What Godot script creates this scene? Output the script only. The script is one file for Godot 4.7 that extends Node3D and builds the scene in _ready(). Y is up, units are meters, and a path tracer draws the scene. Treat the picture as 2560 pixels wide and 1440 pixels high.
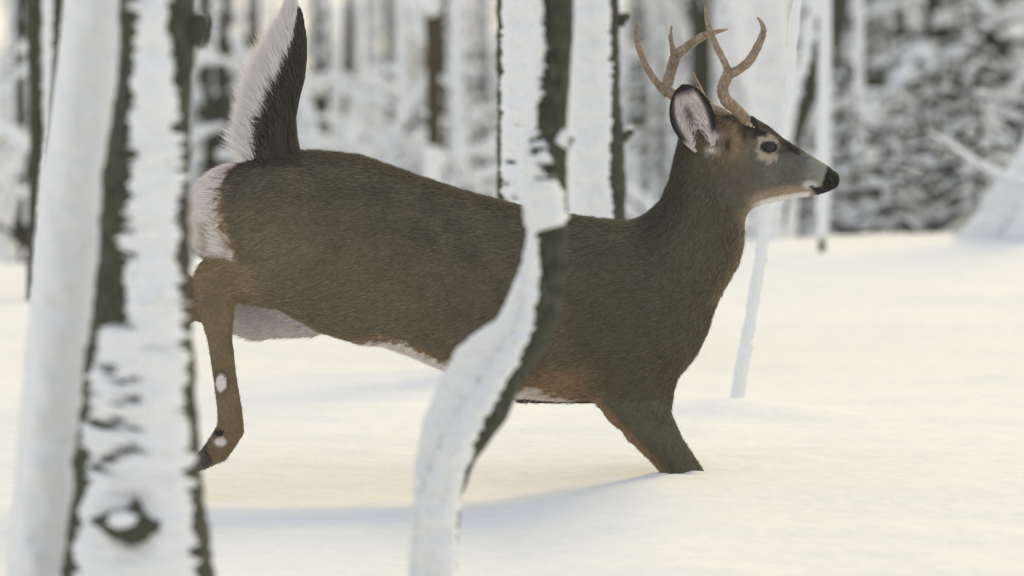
extends Node3D
# A buck bounding through deep snow between snow-plastered trunks. Metres, y up; the buck stands in the plane z = 0, the lens is 18 m away.

const FOCUS := 18.0
const EYE := 0.522
const PPM := 900.0            # photograph pixels per metre in the buck's plane
var rng := RandomNumberGenerator.new()
var lump := FastNoiseLite.new()
var fine := FastNoiseLite.new()
var roll := FastNoiseLite.new()
var M := {}

func _ready():
	rng.seed = 7
	# ---------- camera, sky, sun, exposure
	var cam := Camera3D.new()
	cam.name = "camera"
	var lens := CameraAttributesPhysical.new()
	lens.frustum_focal_length = 400.0
	lens.frustum_focus_distance = FOCUS
	lens.exposure_aperture = 5.2
	lens.frustum_far = 900.0
	lens.frustum_near = 0.1
	cam.attributes = lens
	cam.keep_aspect = Camera3D.KEEP_HEIGHT
	add_child(cam)
	cam.position = Vector3(0, EYE, FOCUS)
	cam.fov = rad_to_deg(2.0 * atan(0.8 / FOCUS))
	cam.near = 0.1
	cam.far = 900.0
	cam.current = true
	var we := WorldEnvironment.new()
	we.name = "world_environment"
	var env := Environment.new()
	env.background_mode = Environment.BG_SKY
	var sk := ProceduralSkyMaterial.new()
	sk.sky_top_color = Color(0.79, 0.82, 0.87)
	sk.sky_horizon_color = Color(0.995, 0.96, 0.87)
	sk.sky_curve = 0.22
	sk.ground_horizon_color = Color(0.85, 0.85, 0.86)
	sk.ground_bottom_color = Color(0.7, 0.72, 0.75)
	sk.sun_angle_max = 1.0
	var sky := Sky.new()
	sky.sky_material = sk
	env.sky = sky
	env.tonemap_mode = Environment.TONE_MAPPER_LINEAR
	env.tonemap_exposure = 1.12
	env.sdfgi_enabled = true
	env.ssao_enabled = true
	env.ssil_enabled = true
	we.environment = env
	add_child(we)
	var sun := DirectionalLight3D.new()
	sun.name = "sun"
	sun.light_energy = 0.5
	sun.light_color = Color(1.0, 0.92, 0.66)
	sun.light_angular_distance = 26.0
	sun.shadow_enabled = true
	add_child(sun)
	sun.look_at_from_position(Vector3(3.0, 4.6, -5.0), Vector3.ZERO)

	for n in [lump, fine, roll]:
		n.noise_type = FastNoiseLite.TYPE_SIMPLEX_SMOOTH
		n.fractal_type = FastNoiseLite.FRACTAL_FBM
	lump.seed = 3; lump.frequency = 1.0; lump.fractal_octaves = 3
	fine.seed = 11; fine.frequency = 1.0; fine.fractal_octaves = 2
	roll.seed = 5; roll.frequency = 0.35; roll.fractal_octaves = 3
	make_materials()
	build_ground()
	build_near_trees()
	build_middle_trees()
	build_brush()
	build_conifers()
	build_far_wood()
	build_deer()

# ------------------------------------------------------------------ helpers

func at(px: float, py: float, d: float) -> Vector3:      # a measured place in the photograph at a distance, as a point in metres
	return Vector3((px - 1280.0) / PPM * d / FOCUS, EYE + (720.0 - py) / PPM * d / FOCUS, FOCUS - d)

func tag(o: Node, label: String, category: String, group := "", kind := ""):
	o.set_meta("label", label)
	o.set_meta("category", category)
	if group != "": o.set_meta("group", group)
	if kind != "": o.set_meta("kind", kind)

func thing(called: String, where: Vector3, label: String, category: String, group := "") -> Node3D:
	var o := Node3D.new()
	o.name = numbered(called)
	add_child(o, true)
	o.position = where
	tag(o, label, category, group)
	return o

var taken := {}
func numbered(called: String) -> String:
	var n: int = taken.get(called, 0)
	taken[called] = n + 1
	return called if n == 0 else "%s_%03d" % [called, n]

func part(called: String, mesh: Mesh, mat: Material, parent: Node) -> MeshInstance3D:
	var o := MeshInstance3D.new()
	var n := 0
	var nm := called
	while parent.has_node(NodePath(nm)):
		n += 1
		nm = "%s_%03d" % [called, n]
	o.name = nm
	o.mesh = mesh
	if mat: o.material_override = mat
	parent.add_child(o, true)
	return o

# a mesh from vertices and triangles, smooth normals; closed solids are turned outside out
func solid(v: PackedVector3Array, ix: PackedInt32Array, cols := PackedColorArray(), closed := true) -> ArrayMesh:
	if closed:
		var vol := 0.0
		for t in range(0, ix.size(), 3):
			vol += v[ix[t]].dot(v[ix[t + 1]].cross(v[ix[t + 2]]))
		if vol > 0.0:                       # counter-clockwise seen from outside: Godot wants clockwise
			for t in range(0, ix.size(), 3):
				var s := ix[t + 1]
				ix[t + 1] = ix[t + 2]
				ix[t + 2] = s
	var nr := PackedVector3Array()
	nr.resize(v.size())
	for t in range(0, ix.size(), 3):
		var a := ix[t]
		var b := ix[t + 1]
		var c := ix[t + 2]
		var n := (v[c] - v[a]).cross(v[b] - v[a])
		nr[a] += n
		nr[b] += n
		nr[c] += n
	for k in nr.size():
		nr[k] = nr[k].normalized() if nr[k].length_squared() > 0.0 else Vector3.UP
	var arr := []
	arr.resize(Mesh.ARRAY_MAX)
	arr[Mesh.ARRAY_VERTEX] = v
	arr[Mesh.ARRAY_NORMAL] = nr
	arr[Mesh.ARRAY_INDEX] = ix
	if cols.size() == v.size(): arr[Mesh.ARRAY_COLOR] = cols
	var m := ArrayMesh.new()
	m.add_surface_from_arrays(Mesh.PRIMITIVE_TRIANGLES, arr)
	return m

# rings of equal length joined into a tube with closed ends
func loft(rings: Array) -> ArrayMesh:
	var v := PackedVector3Array()
	var ix := PackedInt32Array()
	var n: int = rings[0].size()
	for r in rings: v.append_array(r)
	for k in rings.size() - 1:
		for j in n:
			var a := k * n + j
			var b := k * n + (j + 1) % n
			ix.append_array([a, b, a + n, b, b + n, a + n])
	for e in [0, rings.size() - 1]:
		var mid := Vector3.ZERO
		for p in rings[e]: mid += p
		v.append(mid / n)
		var c := v.size() - 1
		for j in n:
			if e == 0: ix.append_array([c, e * n + (j + 1) % n, e * n + j])
			else: ix.append_array([c, e * n + j, e * n + (j + 1) % n])
	return solid(v, ix)

# collects open or closed tubes into one vertex list
class Bag:
	var v := PackedVector3Array()
	var ix := PackedInt32Array()
	func tube(pts: Array, radii: Array, sides := 6, squash := 1.0):
		var start := v.size()
		var up := Vector3.UP
		for k in pts.size():
			var t: Vector3 = (pts[min(k + 1, pts.size() - 1)] - pts[max(k - 1, 0)]).normalized()
			var s := t.cross(up)
			if s.length() < 0.2: s = t.cross(Vector3(0, 0, 1))
			s = s.normalized()
			var w := s.cross(t).normalized()
			for j in sides:
				var a := TAU * j / sides
				v.append(pts[k] + s * cos(a) * radii[k] + w * sin(a) * radii[k] * squash)
		for k in pts.size() - 1:
			for j in sides:
				var a := start + k * sides + j
				var b := start + k * sides + (j + 1) % sides
				ix.append_array([a, a + sides, b, b, a + sides, b + sides])
		for e in [0, pts.size() - 1]:
			v.append(pts[e])
			for j in sides:
				var a: int = start + e * sides + j
				var b: int = start + e * sides + (j + 1) % sides
				if e == 0: ix.append_array([v.size() - 1, a, b])
				else: ix.append_array([v.size() - 1, b, a])

func curve(pts: Array, radii: Array, steps := 6) -> Array:      # Catmull-Rom through points and radii
	var op := []
	var orr := []
	for k in pts.size() - 1:
		var a: Vector3 = pts[max(k - 1, 0)]
		var d: Vector3 = pts[min(k + 2, pts.size() - 1)]
		for s in steps:
			var t := float(s) / steps
			op.append((pts[k] as Vector3).cubic_interpolate(pts[k + 1], a, d, t))
			orr.append(lerpf(radii[k], radii[k + 1], t))
	op.append(pts[-1])
	orr.append(radii[-1])
	return [op, orr]

func along(rows: Array, key: float, out: Array):                # linear interpolation in rows sorted by their first number
	var n := rows.size()
	var k := 0
	while k < n - 2 and key > rows[k + 1][0]: k += 1
	var t: float = (key - rows[k][0]) / (rows[k + 1][0] - rows[k][0])
	for c in out.size():
		out[c] = lerpf(rows[k][c + 1], rows[k + 1][c + 1], t)

# ------------------------------------------------------------------ materials

func noise_tex(freq: float, oct: int, seed_: int, ramp: Gradient = null, normal := false, strength := 4.0, size := 512) -> NoiseTexture2D:
	var n := FastNoiseLite.new()
	n.noise_type = FastNoiseLite.TYPE_SIMPLEX_SMOOTH
	n.frequency = freq
	n.fractal_octaves = oct
	n.seed = seed_
	var t := NoiseTexture2D.new()
	t.width = size
	t.height = size
	t.seamless = true
	t.noise = n
	if ramp: t.color_ramp = ramp
	if normal:
		t.as_normal_map = true
		t.bump_strength = strength
	return t

func ramp(stops: Array) -> Gradient:
	var g := Gradient.new()
	g.offsets = PackedFloat32Array(stops.map(func(s): return s[0]))
	g.colors = PackedColorArray(stops.map(func(s): return (s[1] as Color).linear_to_srgb()))
	return g

func surface(tex: Texture2D, scale: Vector3, rough: float, normal: Texture2D = null, nscale := 1.0) -> StandardMaterial3D:
	var m := StandardMaterial3D.new()
	m.albedo_texture = tex
	m.roughness = rough
	m.uv1_triplanar = true
	m.uv1_scale = scale
	if normal:
		m.normal_enabled = true
		m.normal_texture = normal
		m.normal_scale = nscale
	return m

func make_materials():
	var snow_ramp := ramp([[0.0, Color(0.84, 0.85, 0.86)], [0.5, Color(0.885, 0.885, 0.885)], [1.0, Color(0.92, 0.915, 0.905)]])
	M.snow = surface(noise_tex(0.02, 4, 2, snow_ramp), Vector3(0.9, 0.9, 0.9), 0.85, noise_tex(0.03, 5, 8, null, true, 3.0), 0.5)
	M.snow.uv1_world_triplanar = true
	M.plaster = surface(noise_tex(0.02, 4, 4, ramp([[0.0, Color(0.79, 0.82, 0.87)], [1.0, Color(0.89, 0.90, 0.92)]])), Vector3(3, 3, 3), 0.85, noise_tex(0.03, 5, 9, null, true, 5.0), 0.6)
	var bark_ramp := ramp([[0.0, Color(0.02, 0.022, 0.015)], [0.45, Color(0.052, 0.056, 0.038)], [0.7, Color(0.085, 0.084, 0.06)], [1.0, Color(0.14, 0.135, 0.1)]])
	M.bark = surface(noise_tex(0.02, 5, 21, bark_ramp), Vector3(7, 2.2, 7), 0.95, noise_tex(0.02, 5, 21, null, true, 8.0), 1.0)
	var brown_ramp := ramp([[0.0, Color(0.035, 0.03, 0.02)], [0.5, Color(0.075, 0.064, 0.042)], [1.0, Color(0.14, 0.115, 0.075)]])
	M.brown_bark = surface(noise_tex(0.02, 5, 23, brown_ramp), Vector3(5, 1.6, 5), 0.95, noise_tex(0.02, 5, 23, null, true, 8.0), 1.0)
	M.twig = surface(noise_tex(0.03, 3, 25, ramp([[0.0, Color(0.03, 0.028, 0.021)], [1.0, Color(0.085, 0.074, 0.056)]])), Vector3(6, 6, 6), 0.95)
	M.needle = surface(noise_tex(0.03, 3, 27, ramp([[0.0, Color(0.02, 0.024, 0.016)], [1.0, Color(0.055, 0.062, 0.04)]])), Vector3(5, 5, 5), 0.8)
	M.coat = StandardMaterial3D.new()
	M.coat.vertex_color_use_as_albedo = true
	M.coat.roughness = 0.9
	M.coat.albedo_texture = noise_tex(0.04, 4, 31, ramp([[0.0, Color(0.62, 0.62, 0.62)], [0.5, Color(0.86, 0.86, 0.86)], [1.0, Color(1, 1, 1)]]))
	M.coat.uv1_triplanar = true
	M.coat.uv1_scale = Vector3(5, 9, 5)
	M.hair = StandardMaterial3D.new()
	M.hair.vertex_color_use_as_albedo = true
	M.hair.roughness = 0.75
	M.hair.cull_mode = BaseMaterial3D.CULL_DISABLED
	M.antler = surface(noise_tex(0.03, 4, 33, ramp([[0.0, Color(0.2, 0.15, 0.105)], [0.5, Color(0.45, 0.36, 0.275)], [1.0, Color(0.66, 0.57, 0.46)]])), Vector3(8, 4, 8), 0.55, noise_tex(0.03, 4, 33, null, true, 6.0), 0.7)
	M.antler.vertex_color_use_as_albedo = true
	M.white_hair = M.hair.duplicate()
	M.white_hair.backlight_enabled = true
	M.white_hair.backlight = Color(0.7, 0.7, 0.7)
	M.dark = StandardMaterial3D.new()
	M.dark.albedo_color = Color(0.05, 0.047, 0.042)
	M.dark.roughness = 0.35
	M.hoof = surface(noise_tex(0.03, 3, 35, ramp([[0.0, Color(0.02, 0.019, 0.017)], [1.0, Color(0.05, 0.045, 0.04)]])), Vector3(9, 9, 9), 0.5)
	M.eye = StandardMaterial3D.new()
	M.eye.albedo_color = Color(0.1, 0.08, 0.065)
	M.eye.roughness = 0.1
	M.eye.metallic_specular = 0.5

# ------------------------------------------------------------------ ground

var slope := [[-400.0, 3.5], [-140.0, 2.6], [-85.0, 2.5], [-62.0, 2.3], [-45.0, 1.7], [-34.0, 1.1], [-25.0, 0.70], [-18.0, 0.44], [-15.0, 0.52], [-12.0, 0.7125], [-8.0, 0.475], [-4.0, 0.23], [-1.0, 0.06], [0.3, 0.0], [40.0, 0.0]]

func ground(x: float, z: float) -> float:
	var o := [0.0]
	along(slope, z, o)
	var h: float = o[0]
	if z < 0.0: h += 0.03 * clampf(x, -4.0, 4.0) * clampf(-z / 12.0, 0.0, 1.0)
	var front := -0.075 * (1.0 - smoothstep(-0.15, 0.45, x))     # the lip of the drift in front of the buck
	h += front * smoothstep(-1.4, 0.3, z)
	if z > 0.2:
		var run: float = lerpf(1.9, 0.75, smoothstep(-0.9, 0.1, x))
		var u := z - 0.25
		if u > 0.0: h -= 0.066 * (1.0 - exp(-u * u / (run * run))) + 0.075 * minf(u, 5.0) * (1.0 - exp(-u * 1.5))
	var calm := clampf(absf(z - 0.3) / 0.8, 0.25, 1.0)
	h += roll.get_noise_2d(x * 0.9, z * 1.5) * 0.042 * calm * clampf(absf(z + 12.0) / 5.0, 0.3, 1.0)
	h += lump.get_noise_2d(x * 1.4 + 30.0, z * 1.1) * 0.009 * calm
	h += fine.get_noise_2d(x * 9.0, z * 7.0) * 0.0014
	h += fine.get_noise_2d(x * 0.9 + 8.0, z * 3.2) * 0.0065 * calm       # wind ripples
	h += 0.06 * exp(-pow((x - 0.68) / 0.3, 2.0) - pow((z + 2.12) / 0.22, 2.0))      # snow banked up round the thin sapling
	h += (0.006 + fine.get_noise_2d(x * 13.0, z * 11.0) * 0.016) * exp(-pow((x - 0.485) / 0.12, 2.0) - pow((z - 0.14) / 0.16, 2.0))      # snow stirred where the leg went in
	if z < -24.0: h += roll.get_noise_2d(x * 0.5 + 70.0, z * 0.4) * 0.35 * smoothstep(-24.0, -40.0, z)
	return h

func build_ground():
	var xs := PackedFloat32Array()
	var x := 0.0
	var st := 0.035
	while x < 300.0:
		xs.append(x)
		if x > 3.6: st *= 1.14
		x += st
	var full := PackedFloat32Array()
	for k in range(xs.size() - 1, 0, -1): full.append(-xs[k])
	full.append_array(xs)
	var zs := PackedFloat32Array()
	var z := 40.0
	while z > -400.0:
		zs.append(z)
		if z > 8.0: z -= 1.0
		elif z > 3.0: z -= 0.1
		elif z > -2.0: z -= 0.03
		elif z > -20.0: z -= 0.1
		elif z > -90.0: z -= 0.4
		else: z -= 12.0
	var v := PackedVector3Array()
	var ix := PackedInt32Array()
	var w := full.size()
	for zz in zs:
		for xx in full: v.append(Vector3(xx, ground(xx, zz), zz))
	for j in zs.size() - 1:
		for i in w - 1:
			var a := j * w + i
			ix.append_array([a, a + w, a + 1, a + 1, a + w, a + w + 1])
	var g := part("snow_ground", solid(v, ix, PackedColorArray(), false), M.snow, self)
	tag(g, "deep smooth snow rising to a low crest and the wood behind", "snow", "", "structure")

# ------------------------------------------------------------------ trunks
# rows: [py, bark left, snow left, snow right, bark right] as measured at the trunk's distance; no snow where snow right <= snow left

func trunk(called: String, rows: Array, d: float, label: String, group: String, o := {}) -> Node3D:
	var px_m := d / FOCUS / PPM
	var seed_: float = o.get("seed", 1.0) * 17.3
	var step: float = o.get("step", 0.008)
	var first: Array = rows[0]
	var last: Array = rows[-1]
	var foot := at((last[1] + last[4]) / 2.0, last[0], d)
	foot.y = minf(foot.y, ground(foot.x, foot.z))
	var t := thing(called, foot, label, "tree", group)
	var all := rows.duplicate(true)
	var lean: float = ((rows[1][1] + rows[1][4]) - (first[1] + first[4])) / 2.0 / (rows[1][0] - first[0])
	# above the frame the stem goes on, thinner
	var wide: float = first[4] - first[1]
	var mid: float = (first[1] + first[4]) / 2.0
	var up_py: float = first[0] - 3.0 / px_m
	var m2: float = mid + lean * (up_py - first[0]) * 0.5
	var f: float = 0.45
	all.push_front([up_py, m2 - wide * f / 2, m2 - wide * f * 0.1, m2 + wide * f * 0.4, m2 + wide * f / 2])
	var y_top := at(0, up_py, d).y
	var y_low := foot.y - 0.15
	var wrap: float = o.get("wrap", 0.35)
	var thick: float = o.get("thick", 0.03)
	var jag: float = o.get("jag", 0.012)
	var holes: Array = o.get("holes", [])
	var bark_rings := []
	var snow_runs := []
	var run := []
	var y := y_low
	var frame_top := at(0, first[0], d).y
	while y < y_top:
		var py: float = 720.0 - (y - EYE) / px_m
		var r := [0.0, 0.0, 0.0, 0.0]
		along(all, minf(py, last[0]), r)
		var bx: float = ((r[0] + r[3]) / 2.0 - 1280.0) * px_m
		var rad: float = maxf((r[3] - r[0]) / 2.0 * px_m, 0.004)
		var ring := PackedVector3Array()
		var deep: float = minf(rad, o.get("deep", 9.0))
		for j in 22:
			var a := TAU * j / 22.0
			var bump: float = 1.0 + 0.07 * lump.get_noise_3d(cos(a) * 2.0 + seed_, y * 5.0, sin(a) * 2.0) + 0.05 * fine.get_noise_3d(cos(a) * 5.0 + seed_, y * 26.0, sin(a) * 5.0)
			ring.append(Vector3(bx + cos(a) * rad * bump, y, foot.z + sin(a) * deep * bump) - foot)
		bark_rings.append(ring)
		if r[2] - r[1] > 3.0:
			var fade := 1.0
			for h in o.get("ends", []): fade = minf(fade, clampf(absf(py - h) * px_m / 0.03, 0.25, 1.0))
			var s0: float = (r[1] - 1280.0) * px_m
			var s1: float = (r[2] - 1280.0) * px_m
			var j0 := fine.get_noise_2d(y * 16.0, seed_) * 0.9 + lump.get_noise_2d(y * 40.0, seed_ + 9.0) * 0.8 + fine.get_noise_2d(y * 90.0, seed_ + 2.0) * 0.9
			var j1 := fine.get_noise_2d(y * 16.0, seed_ + 40.0) * 0.9 + lump.get_noise_2d(y * 40.0, seed_ + 60.0) * 0.8 + fine.get_noise_2d(y * 90.0, seed_ + 52.0) * 0.9
			var wild := 0.35 + 1.5 * absf(lump.get_noise_2d(y * 3.5, seed_ + 30.0))
			j0 *= wild
			j1 *= 0.35 + 1.5 * absf(lump.get_noise_2d(y * 3.5, seed_ + 80.0))
			s0 += j0 * jag * o.get("jag_left", 1.0)
			s1 += j1 * jag * o.get("jag_right", 1.0)
			if s1 - s0 < 0.006: s1 = s0 + 0.006
			var hw := (s1 - s0) / 2.0
			var mx := (s0 + s1) / 2.0
			var sr := PackedVector3Array()
			for j in 17:
				var ph := PI * (float(j) / 16.0 - 0.5)
				var sx := mx + hw * sin(ph)
				var q: float = clampf((sx - bx) / rad, -1.0, 1.0)
				var base := foot.z + sqrt(1.0 - q * q) * deep
				var tk: float = thick * (0.55 + 0.45 * cos(ph)) * fade
				tk *= 1.0 + 0.8 * lump.get_noise_3d(sx * 9.0 + seed_, y * 10.0, 3.0) + 0.4 * fine.get_noise_3d(sx * 30.0, y * 34.0, seed_)
				for hl in holes:                 # [py from, py to, px from, px to, threshold]
					var hx: float = sx / px_m + 1280.0
					if py > hl[0] and py < hl[1] and hx > hl[2] and hx < hl[3]:
						var hn := fine.get_noise_3d(sx * 11.0 + 50.0, y * 46.0, seed_)
						var side: float = minf(minf(py - hl[0], hl[1] - py) / 30.0, minf(hx - hl[2], hl[3] - hx) / 12.0)
						tk -= (thick * 1.7 + 0.012) * smoothstep(hl[4], hl[4] + 0.2, hn) * clampf(side, 0.0, 1.0)
				if j == 0 or j == 16: tk = minf(tk, thick * 0.3)
				sr.append(Vector3(sx, y, base + tk) - foot)
			for j in range(15, 0, -3):
				var ph := PI * (float(j) / 16.0 - 0.5)
				sr.append(Vector3(mx + hw * sin(ph) * 0.97, y, foot.z - hw * wrap * cos(ph)) - foot)
			run.append(sr)
		elif run.size() > 0:
			if run.size() > 2: snow_runs.append(run)
			run = []
		y += step if y < frame_top + 0.1 else step * 6.0
	if run.size() > 2: snow_runs.append(run)
	part("trunk", loft(bark_rings), o.get("bark", M.bark), t)
	for s in snow_runs: part("snow_plaster", loft(s), M.plaster, t)
	return t

# a snapped branch stub with its snow, as a part of a tree
func stub(t: Node3D, from: Vector3, to: Vector3, r: float, snow_r: float, bark: Material):
	var b := Bag.new()
	var mid := from.lerp(to, 0.55) + Vector3(0, 0.01, 0)
	var c := curve([from, mid, to], [r * 1.3, r, r * 0.55], 4)
	b.tube(c[0].map(func(p): return p - t.position), c[1], 9)
	part("branch_stub", solid(b.v, b.ix), bark, t)
	if snow_r > 0.0:
		var s := Bag.new()
		s.tube(c[0].map(func(p): return p - t.position + Vector3(0, r * 0.75, 0.2 * r)), c[1].map(func(q): return q / r * snow_r), 9)
		part("snow_cap", solid(s.v, s.ix), M.plaster, t)

func build_near_trees():
	var near := "snow-plastered trees standing before the buck"
	trunk("snowy_tree", [
		[-40, 172, 166, 318, 316], [250, 136, 131, 296, 294], [450, 106, 101, 272, 270], [650, 92, 84, 258, 256],
		[900, 70, 62, 230, 228], [1150, 50, 42, 204, 202], [1500, 20, 10, 170, 168]], 13.5,
		"tree wholly coated in smooth snow, close beside the trunk with a knot", near, {"seed": 2.0, "thick": 0.022, "wrap": 0.9, "jag": 0.003, "step": 0.012})
	var b := trunk("snowy_tree", [
		[-40, 298, 352, 425, 492], [120, 300, 336, 430, 488], [250, 286, 332, 450, 481], [350, 272, 338, 448, 480],
		[450, 254, 335, 440, 477], [520, 250, 322, 448, 477], [600, 244, 322, 452, 477], [700, 237, 318, 455, 479], [800, 230, 318, 460, 481],
		[836, 226, 245, 464, 484], [900, 211, 242, 468, 490], [1000, 201, 233, 472, 494], [1150, 188, 222, 482, 501],
		[1300, 171, 205, 489, 518], [1400, 160, 196, 493, 534], [1500, 148, 188, 496, 542]], 13.1,
		"thick trunk with snow plastered between two dark bark strips and a round knot low down", near,
		{"seed": 4.0, "thick": 0.028, "jag": 0.022, "step": 0.005, "holes": [[845, 1240, 230, 360, 0.26], [300, 840, 300, 350, 0.3]]})
	# the knot: a broken limb pointing at the viewer, snow lying in it
	var kc := at(328, 1290, 13.1)
	var kz := kc.z + 0.165
	var px_m := 13.1 / FOCUS / PPM
	var rings := []
	var lip := [[238, 1288], [262, 1312], [300, 1342], [335, 1354], [372, 1346], [400, 1322], [414, 1296], [388, 1290], [370, 1262], [350, 1234], [336, 1258], [316, 1275], [280, 1279]]
	for q in [[0.0, 1.05], [0.45, 1.0], [0.8, 0.86], [1.0, 0.6]]:
		var ring := PackedVector3Array()
		for k in lip.size():
			for h in 3:
				var x: float = lerpf(lip[k][0], lip[(k + 1) % lip.size()][0], h / 3.0) - 333.0
				var y: float = lerpf(lip[k][1], lip[(k + 1) % lip.size()][1], h / 3.0) - 1303.0
				var g: float = q[1] * (1.0 + 0.14 * fine.get_noise_2d(x * 0.06, y * 0.06 + q[0]))
				ring.append(Vector3(kc.x + (x * g + 5.0) * px_m, kc.y - (y * g + 13.0) * px_m, kz + q[0] * 0.05) - b.position)
		rings.append(ring)
	part("knot", loft(rings), M.bark, b)
	var cap := []
	for s in [[0.0, 60.0], [0.4, 57.0], [0.75, 42.0], [1.0, 12.0]]:
		var ring := PackedVector3Array()
		for j in 20:
			var a := TAU * j / 20.0
			var rr: float = s[1] * (1.0 + 0.3 * fine.get_noise_2d(cos(a) * 2.0 + 15.0, sin(a) * 2.0 + s[0] * 2.0))
			ring.append(Vector3(kc.x + (cos(a) * rr * 0.72 - 6.0) * px_m, kc.y + (sin(a) * rr * 0.36 - 2.0 + cos(a) * 4.0) * px_m, kz + 0.04 + s[0] * 0.02) - b.position)
		cap.append(ring)
	part("knot_snow", loft(cap), M.plaster, b)
	stub(b, at(475, 95, 13.1) + Vector3(0, 0, 0.01), at(520, 60, 13.1) + Vector3(0, 0, 0.03), 0.026, 0.0, M.bark)
	var c := trunk("bowed_tree", [
		[-40, 1338, 1334, 1352, 1435], [100, 1344, 1340, 1360, 1432], [250, 1334, 1330, 1352, 1422], [325, 1322, 1318, 1340, 1418],
		[345, 1318, 1312, 1370, 1417], [450, 1318, 1310, 1388, 1418], [480, 1318, 1306, 1405, 1418], [540, 1318, 1308, 1420, 1420],
		[562, 1320, 1312, 1414, 1418], [580, 1322, 1318, 1340, 1416], [610, 1320, 1314, 1342, 1416], [650, 1318, 1307, 1350, 1416],
		[700, 1314, 1288, 1350, 1412], [760, 1305, 1264, 1340, 1402], [800, 1298, 1240, 1338, 1392], [830, 1285, 1192, 1332, 1380],
		[870, 1262, 1142, 1318, 1364], [950, 1200, 1098, 1268, 1310], [1050, 1140, 1058, 1214, 1266], [1150, 1082, 1040, 1174, 1190],
		[1250, 1052, 1032, 1148, 1150], [1500, 1036, 1014, 1138, 1136]], 14.2,
		"bowed tree crossing the buck's flank, thick snow on its bend and a dark upper stem", near,
		{"seed": 6.0, "thick": 0.03, "jag": 0.011, "jag_left": 0.35, "step": 0.005, "wrap": 0.5, "holes": [[330, 470, 1320, 1400, 0.16]]})
	stub(c, at(1400, 372, 14.2) + Vector3(0, 0, 0.02), at(1432, 352, 14.2) + Vector3(0, 0, 0.03), 0.014, 0.016, M.bark)

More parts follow.
